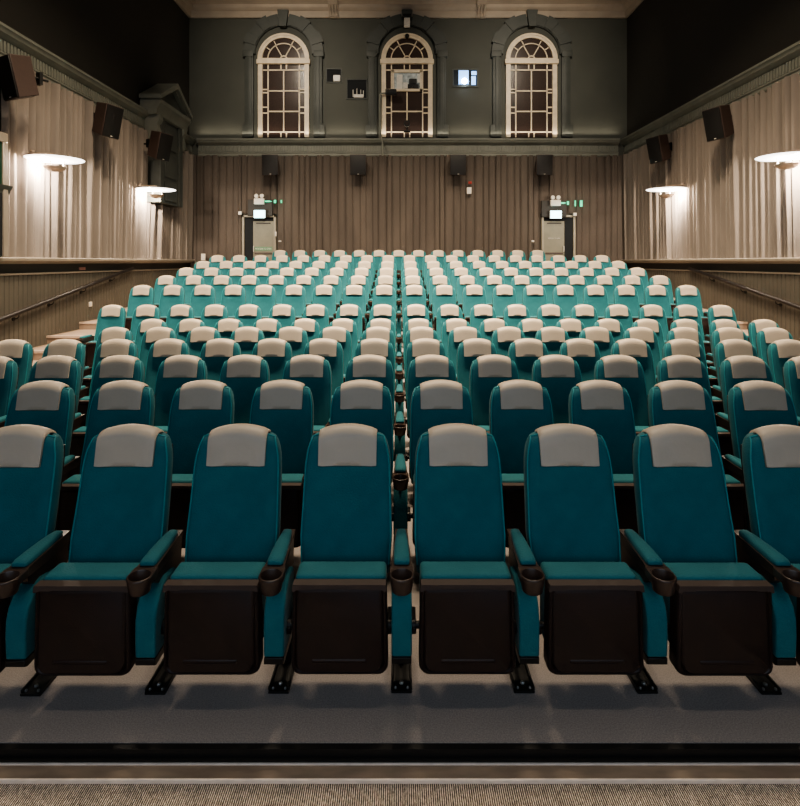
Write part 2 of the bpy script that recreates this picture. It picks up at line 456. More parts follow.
for sd, x, sg in (('left', XL, 1), ('right', XR, -1)):
    groove_wall('wall_'+sd, x, sg, YF, YB, -.2, 1.745, 'wains')
    bm = bmesh.new(); box(bm, min(x, x+sg*.055), max(x, x+sg*.055), YF, YB, 1.742, 1.775, .008, 2); struct('trim_%d' % n_tr, bm, 'ledge'); n_tr += 1
    bm = bmesh.new(); box(bm, min(x, x+sg*.015), max(x, x+sg*.015), YF, YB, 1.77, 1.96); struct('trim_%d' % n_tr, bm, 'dadod'); n_tr += 1
    bm = bmesh.new()
    prof = [(0, 1.93), (.10, 1.945), (.13, 1.975), (.20, 1.985), (.205, 2.03), (.19, ZL), (0, ZL)]
    prism(bm, [(x+sg*p[0], p[1]) for p in prof], 'y', YF, YB); struct('trim_%d' % n_tr, bm, 'ledge'); n_tr += 1

# curtains -----------------------------------------------------------
def curtain(name, label, m, along, fixed, sgn, a0, a1, z0, z1, amp, pit, seed, skip=(), flat=False):
    rnd = random.Random(seed); bm = bmesh.new()
    # pleat nodes
    nodes = [a0]
    while nodes[-1] < a1: nodes.append(nodes[-1] + pit*rnd.uniform(.75, 1.3))
    nodes[-1] = a1
    zn = 7; zz = [z0 + (z1-z0)*k/(zn-1) for k in range(zn)]
    cols = []
    for q, (u, v) in enumerate(zip(nodes, nodes[1:])):
        am = amp*rnd.uniform(.5, 1.15); lean = rnd.uniform(-.12, .12); K = 7
        ph = rnd.uniform(.7, 1.3)
        for k in range(K):
            t = k/K
            if flat: d = am*min(1, (min(t, 1-t)/.16))**.6 + .006*math.sin(t*9+q)
            else: d = am*(math.sin(PI*t**ph))**1.3
            cols.append((u + (v-u)*t, d, lean*am, q))
    cols.append((a1, 0, 0, 0))
    rows = []
    dr = [rnd.uniform(-.012, .012) for _ in range(len(nodes)+2)]
    for z in zz:
        tz = (z-z0)/(z1-z0); r = []
        for a, d, ln, q in cols:
            dd = d*(.82+.3*tz) + .005*math.sin(a*7+z*2)
            aa = a + (dr[q]*math.sin(tz*3+q) + ln*.3*tz)*(1 if a0 < a < a1 else 0)
            off = fixed + sgn*(.03 + dd)
            r.append(bm.verts.new((aa, off, z) if along == 'x' else (off, aa, z)))
        rows.append(r)
    for r0, r1 in zip(rows, rows[1:]):
        zm = (r0[0].co.z + r1[0].co.z)/2
        for i in range(len(r0)-1):
            bm.faces.new((r0[i], r0[i+1], r1[i+1], r1[i]))
    o = finish(name, bm, m, angle=70)
    return tag(o, label, 'curtain')
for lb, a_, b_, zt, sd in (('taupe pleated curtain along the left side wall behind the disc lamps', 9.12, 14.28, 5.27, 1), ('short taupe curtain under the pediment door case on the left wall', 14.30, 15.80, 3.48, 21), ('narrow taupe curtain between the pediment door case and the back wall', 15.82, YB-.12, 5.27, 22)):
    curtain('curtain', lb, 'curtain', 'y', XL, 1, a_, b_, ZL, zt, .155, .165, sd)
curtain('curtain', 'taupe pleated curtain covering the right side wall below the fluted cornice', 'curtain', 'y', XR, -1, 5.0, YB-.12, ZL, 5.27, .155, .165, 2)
# back curtain split around the doors (one continuous hanging in three drops)
DL = ((242-398.5)/F*17.3, (276-398.5)/F*17.3); DR = ((541.5-398.5)/F*17.3, (575.5-398.5)/F*17.3)
ZD = CZ + (262-215)/F*17.3
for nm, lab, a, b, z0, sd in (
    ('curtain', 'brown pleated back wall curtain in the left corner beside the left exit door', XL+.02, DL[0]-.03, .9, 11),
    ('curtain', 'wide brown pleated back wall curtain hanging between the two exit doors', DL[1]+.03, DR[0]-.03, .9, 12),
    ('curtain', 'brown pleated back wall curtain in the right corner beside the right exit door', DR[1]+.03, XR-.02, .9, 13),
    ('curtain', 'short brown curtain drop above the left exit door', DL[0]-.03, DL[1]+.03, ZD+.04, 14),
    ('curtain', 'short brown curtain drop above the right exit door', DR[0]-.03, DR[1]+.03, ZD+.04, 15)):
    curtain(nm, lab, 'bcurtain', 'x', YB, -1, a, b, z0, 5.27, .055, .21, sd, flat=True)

# fluted cornices --------------------------------------------------
cp = [(0, ZC0), (.10, ZC0), (.13, ZC0+.03), (.13, ZC0+.10), (.16, ZC0+.12), (.16, ZC0+.15), (.115, ZC0+.155),
      (.115, ZC0+.38), (.17, ZC0+.40), (.20, ZC0+.43), (.27, ZC0+.46), (.30, ZC0+.52), (.33, ZC0+.54), (.33, ZC1), (0, ZC1)]
cp = [(d*.68, 5.23+(z-5.29)*.9) for d, z in cp]
def cornice(name, along, fixed, sg, a0, a1):
    bm = bmesh.new()
    prism(bm, [(fixed+sg*d, z) for d, z in cp], 'y' if along == 'y' else 'x', a0, a1)
    n = int((a1-a0)/.083)
    for k in range(n):
        a = a0 + (k+.5)*.083
        lo, hi = sorted((fixed+sg*.075, fixed+sg*.108))
        if along == 'y': box(bm, lo, hi, a-.024, a+.024, 5.23+.165*.9, 5.23+.365*.9)
        else: box(bm, a-.024, a+.024, lo, hi, 5.23+.165*.9, 5.23+.365*.9)
    return struct(name, bm, 'corn', angle=30)
cornice('trim_11', 'y', XL, 1, 2.0, YB); cornice('trim_12', 'y', XR, -1, 2.0, YB)
cornice('trim_13', 'x', YB, -1, XL+.3, XR-.3)
# ceiling cornice: beige stepped cove
Z0 = CZ + (262-18.5)/F*YB
cc = [(0, Z0), (.06, Z0), (.08, Z0+.05), (.08, Z0+.20), (.17, Z0+.26), (.19, Z0+.30), (.19, Z0+.36), (.32, Z0+.42), (.46, Z0+.62), (.50, Z0+.66), (.50, Z0+.74), (.75, Z0+.80), (.9, CEIL), (0, CEIL)]
def cove(name, along, fixed, sg, a0, a1):
    bm = bmesh.new(); prism(bm, [(fixed+sg*d, z) for d, z in cc], 'y' if along == 'y' else 'x', a0, a1); return struct(name, bm, 'ceilc', angle=30)
cove('trim_14', 'y', XL, 1, 2, YB); cove('trim_15', 'y', XR, -1, 2, YB); cove('trim_16', 'x', YB, -1, XL, XR)
for q, xp in enumerate((333, 481.5)):
    x = (xp-398.5)/F*17.2
    bm = bmesh.new()
    prism(bm, [(YB, Z0-.02), (YB-.10, Z0-.02), (YB-.14, Z0+.04), (YB-.10, Z0+.12), (YB-.13, Z0+.2), (YB-.28, Z0+.3), (YB-.40, Z0+.42), (YB-.52, Z0+.60), (YB-.56, Z0+.72), (YB, Z0+.74)], 'x', x-.15, x+.15)
    box(bm, x-.19, x+.19, YB-.60, YB, Z0+.66, Z0+.74)
    for dx in (-.09, 0, .09): tube(bm, [(x+dx, YB-.12, Z0), (x+dx, YB-.13, Z0+.15), (x+dx, YB-.30, Z0+.30)], .03, 6)
    o = finish('corbel', bm, 'ceilc', angle=30)
    tag(o, 'carved cream corbel under the ceiling, between the ' + ('left and middle' if q == 0 else 'middle and right') + ' arched windows', 'corbel', 'ceiling corbels')

# arched windows ---------------------------------------------------
KW = YB/F
def arc(cx, cz, r, a0, a1, n): return [(cx + r*math.cos(a0+(a1-a0)*k/n), cz + r*math.sin(a0+(a1-a0)*k/n)) for k in range(n+1)]
def ringseg(bm, cx, cz, r0, r1, a0, a1, y0, y1, n=20):
    o_ = arc(cx, cz, r1, a0, a1, n); i_ = arc(cx, cz, r0, a0, a1, n)
    for k in range(n):
        prism(bm, [o_[k], o_[k+1], i_[k+1], i_[k]], 'y', y0, y1)
SPR = CZ + (262-60)*KW; WB = ZC1 - .05
def window(num, cx, booth=False):
    w = empty('window_%d' % num, (0, 0, 0)); w['kind'] = 'structure'
    y1 = YB
    bm = bmesh.new()
    prism(bm, [(cx-.66, WB), (cx+.66, WB)] + arc(cx, SPR, .66, 0, PI, 20), 'y', y1-.03, y1+.01)
    finish('pane', bm, 'glass', w)
    bm = bmesh.new()
    for s in (-1, 1): box(bm, cx+min(s*.65, s*.79), cx+max(s*.65, s*.79), y1-.09, y1, WB, SPR-.08)
    box(bm, cx-.83, cx+.83, y1-.13, y1, SPR-.15, SPR-.01, .01, 1)
    box(bm, cx-.79, cx+.79, y1-.10, y1, SPR-.03, SPR+.03)
    ringseg(bm, cx, SPR, .66, .78, 0, PI, y1-.09, y1, 24)
    ringseg(bm, cx, SPR, .74, .80, 0, PI, y1-.11, y1, 24)
    finish('window_frame', bm, 'wframe', w)
    bm = bmesh.new(); mw = .018; ya, yb = y1-.06, y1-.01
    T = SPR - .15
    def hbar(x0, x1, z): box(bm, cx+x0, cx+x1, ya, yb, z-mw, z+mw)
    def vbar(x, z0, z1): box(bm, cx+x-mw, cx+x+mw, ya, yb, z0, z1)
    for s in (-1, 1):
        vbar(s*.484, WB, T)
        for z in (-.827, -.925, -1.377, -1.555): hbar(min(s*.484, s*.66), max(s*.484, s*.66), T+z+.045)
    hbar(-.66, .66, T-.18); hbar(-.66, .66, T-2.10)
    for s in (-1, 1): vbar(s*.085, T-.18, T); vbar(s*.085, WB, T-2.10)
    if not booth: hbar(-.484, .484, T-.827); vbar(0, T-2.10, T-.18)
    else: vbar(0, T-2.10, T-.827)
    hbar(-.484, .484, T-1.46)
    ringseg(bm, cx, SPR, .48, .51, 0, PI, ya, yb, 18); ringseg(bm, cx, SPR, .09, .125, 0, PI, ya, yb, 8)
    for a, r0, r1 in ((60, .11, .5), (120, .11, .5), (35, .5, .65), (62, .5, .65), (118, .5, .65), (145, .5, .65)):
        a = math.radians(a); d = Vector((math.cos(a), math.sin(a))); nrm = Vector((-d.y, d.x))*.015
        c0 = Vector((cx, SPR)) + d*r0; c1 = Vector((cx, SPR)) + d*r1
        prism(bm, [tuple(c0-nrm), tuple(c1-nrm), tuple(c1+nrm), tuple(c0+nrm)], 'y', ya, yb)
    finish('muntin', bm, 'wframe', w)
    bm = bmesh.new()
    for s in (-1, 1):
        box(bm, cx+min(s*.93, s*1.20), cx+max(s*.93, s*1.20), y1-.10, y1, WB, SPR+.12, .02, 2)
        box(bm, cx+min(s*.99, s*1.13), cx+max(s*.99, s*1.13), y1-.13, y1, WB, SPR+.1, .02, 2)
        box(bm, cx+min(s*.93, s*1.28), cx+max(s*.93, s*1.28), y1-.12, y1, WB, WB+.38, .03, 2)
        box(bm, cx+min(s*.93, s*1.25), cx+max(s*.93, s*1.25), y1-.14, y1, SPR+.06, SPR+.26, .02, 2)
    n = 11
    for k in range(n):
        a0 = PI*(k+.01)/n; a1 = PI*(k+.99)/n
        if k == n//2: continue
        ro = 1.24 + (.05 if k % 2 else 0)
        ringseg(bm, cx, SPR+.16, .90, ro, a0, a1, y1-.11-(.02 if k % 2 else 0), y1, 3)
    ringseg(bm, cx, SPR+.16, .88, 1.16, 0, PI, y1-.08, y1, 22)
    prism(bm, [(cx-.10, SPR+.98), (cx+.10, SPR+.98), (cx+.17, SPR+1.48), (cx-.17, SPR+1.48)], 'y', y1-.2, y1)
    finish('surround', bm, 'surr', w, angle=30)
    return w
window(1, (284-398.5)*KW); w2 = window(2, (407-398.5)*KW, True); window(3, (531-398.5)*KW)
cx2 = (407-398.5)*KW; T = SPR-.15
bm = bmesh.new()
for a in ((-.46, .46, T-.27, T-.20), (-.46, .46, T-.84, T-.78), (-.46, -.40, T-.84, T-.2), (.40, .46, T-.84, T-.2)): box(bm, cx2+a[0], cx2+a[1], YB-.12, YB-.02, a[2], a[3])
finish('booth_hatch_frame', bm, 'wframe', w2)
bm = bmesh.new(); box(bm, cx2-.42, cx2+.42, YB-.045, YB-.03, T-.80, T-.24); finish('booth_hatch_pane', bm, 'booth', w2)
# projector seen in the booth hatch
pr = empty('projector', (cx2+.12, YB-.08, T-.80)); tag(pr, 'black film projector in the lit hatch of the middle arched window', 'projector')
bm = bmesh.new(); box(bm, -.20, .24, -.03, .02, .0, .17, .01, 1); box(bm, -.06, .18, -.03, .02, .17, .34, .02, 2); finish('projector_body', bm, 'spk', pr)
bm = bmesh.new(); tube(bm, [(-.0, -.10, .10), (0, -.02, .10)], .06, 14); finish('projector_lens', bm, 'black', pr)
bm = bmesh.new(); box(bm, -.44, -.26, -.03, .01, .02, .46); box(bm, .20, .29, -.03, 0, .22, .48); box(bm, -.24, -.1, -.035, 0, .03, .22)
finish('equipment_panel', bm, 'white', pr)

def port(name, label, xa, xb, ya, yb, fm='surr', pm='dark'):
    x0, x1 = (xa-398.5)*KW, (xb-398.5)*KW; z1, z0 = CZ+(262-ya)*KW, CZ+(262-yb)*KW
    e = empty(name, ((x0+x1)/2, YB, z0)); w = (x1-x0)/2; h = z1-z0
    tag(e, label, 'opening')
    bm = bmesh.new()
    for b in ((-w-.03, w+.03, -.03, 0), (-w-.03, w+.03, h, h+.03), (-w-.03, -w, 0, h), (w, w+.03, 0, h)): box(bm, b[0], b[1], -.03, 0, b[2], b[3])
    finish('rim', bm, fm, e)
    bm = bmesh.new(); box(bm, -w, w, -.012, -.002, 0, h); finish('backing', bm, pm, e)
    return e, w, h
e, w, h = port('booth_opening', 'small dark booth opening with white box, right of the left arched window', 327, 341, 69.5, 82)
bm = bmesh.new(); box(bm, -.02, w-.02, -.06, -.012, .01, .20, .01, 1); finish('white_box', bm, 'white', e)
e, w, h = port('booth_opening', 'square black booth opening just left of the middle arched window', 347.5, 366.5, 80, 98.5)
bm = bmesh.new()
for dx in (-.12, .0, .12, .2): tube(bm, [(dx, -.03, .04), (dx, -.03, .30-.3*abs(dx))], .012, 6)
box(bm, -.1, .2, -.05, -.015, .02, .12, .01, 1)
finish('equipment', bm, 'white', e)
bm = bmesh.new(); box(bm, -w+.02, w-.02, -.028, -.013, .02, h-.02); finish('smoked_cover', bm, 'dark', e)
e, w, h = port('projection_window', 'projection window glowing blue around a bright white projector lens', 453.5, 477, 70, 86, pm='dark')
e['category'] = 'window'
bm = bmesh.new(); box(bm, -w+.16, -.0+.1, -.02, -.013, .05, h-.02); box(bm, .19, w-.04, -.02, -.013, .03, h*.6); box(bm, .19, w-.02, -.02, -.013, h*.68, h-.04); finish('glowing_glass', bm, 'blue', e)
bm = bmesh.new(); bmesh.ops.create_uvsphere(bm, u_segments=16, v_segments=10, radius=.085, matrix=Matrix.Translation((-.03, -.05, .14))); finish('lens', bm, 'lens', e)

# conduit, camera, beacons on back wall
def pt(x, y, d=17.2): return px(x, y, d)
p = pt(380, 150, 17.0)
bm = bmesh.new()
a = pt(380, 95, 17.2); b = pt(380, 137, 17.2); c = pt(382.5, 142, 16.98); d = pt(382.5, 156, 16.98)
tube(bm, [pt(388, 93, 17.2), pt(381, 93.5, 17.2), a, b, (b.x, 17.0, b.z), c, d], .03, 8)
tag(finish('conduit_pipe', bm, 'corn'), 'grey conduit pipe running down beside the middle arched window', 'pipe')
cm = empty('camera_box', pt(391, 93, 17.1)); tag(cm, 'small black camera on the conduit at the middle window', 'camera')
bm = bmesh.new(); box(bm, -.17, .17, -.12, .06, -.06, .09, .02, 2); finish('camera_body', bm, 'black', cm)
bm = bmesh.new(); tube(bm, [(-.1, -.14, .02), (-.1, -.10, .02)], .04, 10); finish('camera_lens', bm, 'glass', cm)
sp = empty('spotlight', pt(407, 126, 17.1)); tag(sp, 'small black round spotlight low in the middle arched window', 'spotlight')
bm = bmesh.new(); tube(bm, [(0, -.16, .04), (0, -.05, .04), (0, 0, .04)], [.095, .095, .05], 14); finish('lamp_housing', bm, 'black', sp)
bm = bmesh.new(); tube(bm, [(0, -.17, .04), (0, -.155, .04)], .055, 12); finish('lamp_glass', bm, 'glass', sp)
bm = bmesh.new(); box(bm, -.02, .02, -.06, .0, -.16, .0); box(bm, -.1, .1, -.08, .02, -.2, -.15, .01, 1); finish('bracket', bm, 'black', sp)
em = empty('emergency_beacon', pt(407, 27, 17.05)); tag(em, 'white boxed beacon with black hood above the middle arched window', 'beacon')
bm = bmesh.new(); box(bm, -.09, .09, -.1, .05, 0, .25, .01, 1); finish('beacon_body', bm, 'white', em)
bm = bmesh.new(); box(bm, -.13, .13, -.12, .12, .25, .36, .03, 2); finish('hood', bm, 'black', em)
bm = bmesh.new()
u = bmesh.ops.create_uvsphere(bm, u_segments=10, v_segments=8, radius=.07, matrix=Matrix.Translation(pt(407, 36, 17.25)))
tag(finish('dome_sensor', bm, 'black'), 'small black dome sensor on the crown of the middle window arch', 'sensor')

# speakers -----------------------------------------------------------
def speaker(loc, rz, label, group, w=.50, h=.62, d=.36, tilt=.2, reach=.26):
    e = empty('speaker', loc, rz); tag(e, label, 'speaker', group)
    R = Matrix.Rotation(tilt, 4, 'X')
    bm = bmesh.new()
    # cabinet, tapered to the rear
    A = [(-w/2, -d/2, -h/2), (w/2, -d/2, -h/2), (w/2, -d/2, h/2), (-w/2, -d/2, h/2)]
    B = [(-w*.32, d/2, -h/2+.06), (w*.32, d/2, -h/2+.06), (w*.32, d/2, h/2), (-w*.32, d/2, h/2)]
    loft(bm, [A, B])
    for v in bm.verts: v.co = R @ v.co
    cab = finish('cabinet', bm, 'spkside', e, bevel=.012, angle=30)
    bm = bmesh.new(); box(bm, -w/2+.015, w/2-.015, -d/2-.018, -d/2+.005, -h/2+.015, h/2-.015, .006, 2)
    for v in bm.verts: v.co = R @ v.co
    finish('grille', bm, 'spk', e)
    bm = bmesh.new(); box(bm, -.02, .03, -d/2-.022, -d/2-.016, -h/2+.03, -h/2+.045)
    for v in bm.verts: v.co = R @ v.co
    finish('badge', bm, 'white', cab)
    bm = bmesh.new()
    tube(bm, [(0, d/2-.04, .06), (0, d/2+.06, .08), (0, d/2+reach, .08)], .022, 8); box(bm, -.06, .06, d/2+.10, d/2+.15, -.02, .18)
    finish('wall_bracket', bm, 'black', e)
    return e
pos = ['beside the left exit door', 'left of the middle arched window', 'right of the middle arched window', 'near the right exit door']
for xp, lb in zip((271.5, 358.5, 457.5, 543), pos):
    p = px(xp, 165.5, 17.0); speaker(p, 0, 'black speaker under the back cornice, ' + {271.5: 'leftmost of four', 358.5: 'second from left', 457.5: 'third from left', 543: 'rightmost of four'}[xp], 'speakers on the back wall', tilt=.08, reach=.16)
for i, (d, lb) in enumerate(((8.9, 'nearest the camera beside the dark door case'), (11.55, 'in the middle between the two wall lamps'), (13.6, 'farthest back, next to the pediment'))):
    speaker((XL+(.47 if i < 2 else .68), d, 4.88 if i < 2 else 4.78), math.radians(-30 if i == 0 else 72), 'black speaker high on the left wall, ' + lb, 'speakers on the left wall', w=.44, h=.66, tilt=.22)
for i, (d, lb) in enumerate(((11.55, 'larger one above the near lamp'), (14.2, 'smaller one near the back corner'))):
    speaker((XR-.47, d, 4.83), math.radians(-72), 'black speaker high on the right wall, ' + lb, 'speakers on the right wall', w=.44, h=.66, tilt=.22)

# wall lamps -----------------------------------------------------------
lamp_pts = []
def wall_lamp(sg, xw, y, z, label, seen=True):
    e = empty('wall_lamp', (xw, y, z)); tag(e, label, 'lamp', 'disc wall lamps')
    c = sg*.55
    bm = bmesh.new(); lathe(bm, [(.02, -.012), (.30, -.014), (.44, -.004), (.455, .004), (.02, .008)], 40, (c, 0, 0)); dd_ = finish('disc', bm, 'glow', e)
    bm = bmesh.new(); lathe(bm, [(.02, .010), (.45, .006), (.462, .004), (.462, .010), (.44, .016), (.30, .024), (.02, .026)], 40, (c, 0, 0)); finish('disc_cover', bm, 'lampm', dd_)
    bm = bmesh.new(); lathe(bm, [(.02, -.215), (.10, -.20), (.155, -.165), (.18, -.125), (.172, -.125), (.145, -.158), (.09, -.19), (.02, -.203)], 28, (c, 0, 0)); finish('bowl', bm, 'lampm', e, angle=60)
    for k in range(3):
        a = 2*PI*k/3 + .5
        bm = bmesh.new(); tube(bm, [(c+.13*math.cos(a), .13*math.sin(a), -.165), (c+.13*math.cos(a), .13*math.sin(a), -.01)], .011, 8); finish('stem', bm, 'white', e)
    bm = bmesh.new()
    for s in (-1, 1):
        tube(bm, [(sg*.0, s*.05, .10), (c*.6, s*.05, .10), (c, s*.05, .085)], .014, 8)
    tube(bm, [(c, 0, .10), (c, 0, .01)], .02, 8)
    box(bm, min(0, sg*.03), max(0, sg*.03), -.09, .09, 0, .2, .01, 2)
    tube(bm, [(sg*.16, 0, .10), (sg*.16, 0, .16)], .03, 10)
    finish('arm_bracket', bm, 'lampm', e)
    l = bpy.data.lights.new('lamp_light', 'POINT'); l.energy = E_LAMP; l.color = (1, .84, .66); l.shadow_soft_size = .035
    lo = bpy.data.objects.new('lamp_bulb', l); C.objects.link(lo); lo.parent = e; lo.location = (c*.62, 0, -.07)
E_LAMP = 175
wall_lamp(1, XL, 13.75, 3.74, 'glowing disc wall lamp on the left wall, nearer the back corner')
wall_lamp(1, XL, 9.7, 3.74, 'glowing disc wall lamp on the left wall, beside the dark door case')
wall_lamp(-1, XR, 13.7, 3.74, 'glowing disc wall lamp on the right wall, nearer the back corner')
wall_lamp(-1, XR, 9.45, 3.74, 'glowing disc wall lamp at the right edge of the photo')
for sg, xw, y in ((1, XL, 5.7), (-1, XR, 5.4)):
    for k in range(1):
        wall_lamp(sg, xw, y, 3.74, 'glowing disc wall lamp on the ' + ('left' if sg > 0 else 'right') + ' wall closest to the stage')

# door case with pediment in the left back corner --------------------------
def pediment_case():
    e = empty('pediment_case', (XL, 15.05, 3.5)); tag(e, 'dark classical door case with triangular pediment in the left back corner', 'door case')
    bm = bmesh.new()
    box(bm, .02, .36, -.73, .73, 0, 2.3)
    for s in (-1, 1): box(bm, .36, .42, min(s*.73, s*.50), max(s*.73, s*.50), 0, 2.3)
    for z0, z1 in ((.08, .60), (.70, 1.35), (1.45, 2.1)): box(bm, .36, .395, -.38, .38, z0, z1, .012, 1)
    finish('case_body', bm, 'surr', e, bevel=.01, angle=30)
    bm = bmesh.new()
    prism(bm, [(.34, 2.18), (.44, 2.20), (.45, 2.32), (.50, 2.40), (.54, 2.46), (.54, 2.56), (.02, 2.56), (.02, 2.18)], 'y', -1.02, 1.02)
    for s in (-1, 1):
        prism(bm, [(.02, 1.55), (.40, 1.62), (.44, 1.75), (.40, 1.95), (.47, 2.08), (.46, 2.20), (.02, 2.20)], 'y', min(s*.70, s*.92), max(s*.70, s*.92))
    finish('entablature', bm, 'corn', e, angle=30)
    bm = bmesh.new()
    prism(bm, [(-.95, 2.56), (.95, 2.56), (0, 3.08)], 'x', .03, .40)
    finish('tympanum', bm, 'surr', e)
    bm = bmesh.new()
    prism(bm, [(-1.08, 2.56), (-1.08, 2.66), (0, 3.26), (1.08, 2.66), (1.08, 2.56), (0, 3.12)], 'x', .02, .58)
    prism(bm, [(-.98, 2.56), (-.95, 2.62), (0, 3.14), (.95, 2.62), (.98, 2.56), (0, 3.06)], 'x', .02, .50)
    finish('raking_cornice', bm, 'corn', e, angle=30)
pediment_case()
# dark case at the left edge
e = empty('door_case', (XL, 8.2, ZL)); tag(e, 'dark green panelled door case with moulded shelf at the left edge', 'door case')
bm = bmesh.new(); box(bm, .06, .30, -.68, .55, 0, 1.85); finish('green_panel', bm, 'greenp', e)
bm = bmesh.new(); box(bm, 0, .33, .55, .66, 0, 1.80, .01, 1); box(bm, 0, .33, -.79, -.68, 0, 1.95, .01, 1); box(bm, 0, .33, -.79, .66, 1.80, 1.95, .01, 1); finish('frame', bm, 'ledge', e)
bm = bmesh.new(); prism(bm, [(0, 1.0), (.31, 1.0), (.32, 1.05), (.35, 1.09), (.36, 1.13), (0, 1.13)], 'y', -.85, .72); finish('shelf', bm, 'surr', e)
bm = bmesh.new(); box(bm, .0, .31, -.68, .55, .02, 1.0, .0); finish('lower_panel', bm, 'dark', e)

# doors ------------------------------------------------------------------
def exit_door(num, D, leaf_left):
    x0, x1 = D; e = empty('door_%d' % num, (0, 0, 0)); e['kind'] = 'structure'; y = YB-.12
    zb = 1.178; zt = ZD; fw = .07
    bm = bmesh.new()
    box(bm, x0, x0+fw, y, YB, zb, zt); box(bm, x1-fw, x1, y, YB, zb, zt); box(bm, x0, x1, y, YB, zt-fw, zt)
    finish('door_frame', bm, 'doorf', e, bevel=.008)
    bm = bmesh.new(); box(bm, x0+fw, x1-fw, y+.06, YB-.002, zb, zt-fw); finish('dark_gap', bm, 'dark', e)
    g = .27
    a, b = (x0+fw+g, x1-fw) if not leaf_left else (x0+fw, x1-fw-g)
    bm = bmesh.new(); box(bm, a, b, y+.03, y+.07, zb, zt-fw-.12); leaf = finish('door_leaf', bm, 'door', e, bevel=.004)
    bm = bmesh.new(); box(bm, a+.05, b-.05, y-.0, y+.03, zb+1.03, zb+1.08, .006, 1); finish('push_bar', bm, 'arm', leaf)
    bm = bmesh.new(); box(bm, a+.1, b-.1, y+.0, y+.03, zt-fw-.20, zt-fw-.17); finish('door_closer', bm, 'black', leaf)
    hx = a+.03 if not leaf_left else b-.03
    bm = bmesh.new(); tube(bm, [(hx, y-.01, zb+1.10), (hx, y-.03, zb+1.13), (hx, y-.03, zb+1.25), (hx, y-.01, zb+1.28)], .012, 6); finish('door_handle', bm, 'white', leaf)
    cu = bpy.data.curves.new('door_notice', 'FONT'); cu.body = 'PUSH BAR TO OPEN' if not leaf_left else 'PUSH BAR TO OPEN'; cu.size = .075 if not leaf_left else .055
    cu.align_x = 'CENTER'; cu.extrude = .001; to = bpy.data.objects.new('door_notice_text', cu)
    C.objects.link(to); dg = bpy.context.evaluated_depsgraph_get(); dg.update()
    me = bpy.data.meshes.new_from_object(to.evaluated_get(dg)); bpy.data.objects.remove(to)
    me.materials.clear(); me.materials.append(M['white'])
    nz = zb + (1.17 if not leaf_left else 1.50)
    if not leaf_left:
        bm = bmesh.new(); box(bm, (a+b)/2-.27, (a+b)/2+.27, y+.022, y+.03, nz-.03, nz+.085); nb = finish('notice', bm, 'greenn', leaf)
    o = bpy.data.objects.new('notice_lettering', me); C.objects.link(o); o.parent = leaf if leaf_left else nb
    o.rotation_euler = (PI/2, 0, 0); o.location = ((a+b)/2, y+.018, nz); o.scale = (.72, 1, 1)
M['greenn'] = mat('notice_green', (.10, .24, .13), .5, scale=20)
exit_door(1, DL, False); exit_door(2, DR, True)

def exit_sign(x, y, side):
    e = empty('exit_sign', px(x, y, 17.12)); tag(e, 'lit white exit sign above the %s exit door' % side, 'sign', None)
    bm = bmesh.new(); box(bm, -.18, .18, -.04, .04, -.125, .115, .01, 1); finish('housing', bm, 'white', e)
    bm = bmesh.new(); box(bm, -.168, .168, -.048, -.03, -.12, .11); finish('sign_face', bm, 'sign', e)
    l = bpy.data.lights.new('sign_glow', 'POINT'); l.energy = 1.6; l.color = (.3, .9, 1); l.shadow_soft_size = .1
    lo = bpy.data.objects.new('sign_glow', l); C.objects.link(lo); lo.parent = e; lo.location = (0, -.2, 0)
    return e
exit_sign(259.8, 214, 'left'); exit_sign(555.6, 214.5, 'right')
def twin(x, y, side):
    e = empty('emergency_light', px(x, y, 17.12)); tag(e, 'white twin-head emergency light above the %s exit sign' % side, 'emergency light')
    bm = bmesh.new(); box(bm, -.155, .155, -.05, .06, -.09, .09, .01, 2); finish('battery_box', bm, 'white', e)
    for s in (-1, 1):
        bm = bmesh.new(); tube(bm, [(s*.085, -.05, .165), (s*.085, -.03, .165), (s*.085, .05, .165)], [.055, .066, .05], 14)
        tube(bm, [(s*.085, .01, .08), (s*.085, .01, .12)], .015, 6); finish('lamp_head', bm, 'white', e)
twin(259.3, 201.4, 'left'); twin(555.4, 203, 'right')
for x, y, sd in ((260, 208, 'left'), (554, 209, 'right')):
    bm = bmesh.new(); p = px(x, y, 17.2); box(bm, p.x-.38, p.x+.38, 17.2, 17.26, p.z-.24, p.z+.26, .005, 1)
    tag(finish('backboard', bm, 'dadod'), 'dark square backing board behind the %s exit sign' % sd, 'board')
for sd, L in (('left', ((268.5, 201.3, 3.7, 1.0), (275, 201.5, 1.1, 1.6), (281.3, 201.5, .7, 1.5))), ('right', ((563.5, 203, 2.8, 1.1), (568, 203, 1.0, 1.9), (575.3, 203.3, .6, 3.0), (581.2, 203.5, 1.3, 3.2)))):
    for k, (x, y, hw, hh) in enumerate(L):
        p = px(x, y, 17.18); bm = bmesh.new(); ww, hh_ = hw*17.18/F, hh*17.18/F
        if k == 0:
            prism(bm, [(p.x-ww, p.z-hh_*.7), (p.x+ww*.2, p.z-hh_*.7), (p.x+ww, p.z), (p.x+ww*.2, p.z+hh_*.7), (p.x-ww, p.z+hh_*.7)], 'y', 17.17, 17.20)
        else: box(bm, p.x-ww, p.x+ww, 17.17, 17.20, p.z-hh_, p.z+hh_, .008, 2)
        kk = ['green arrow of projected light just right of', 'first thin green light mark right of', 'second thin green light mark right of', 'rightmost green light mark right of'][k]
        tag(finish('green_light_mark', bm, 'green'), f'{kk} the {sd} emergency light', 'light mark', 'green light marks')  # glowing solids standing for green light projected on the curtain folds
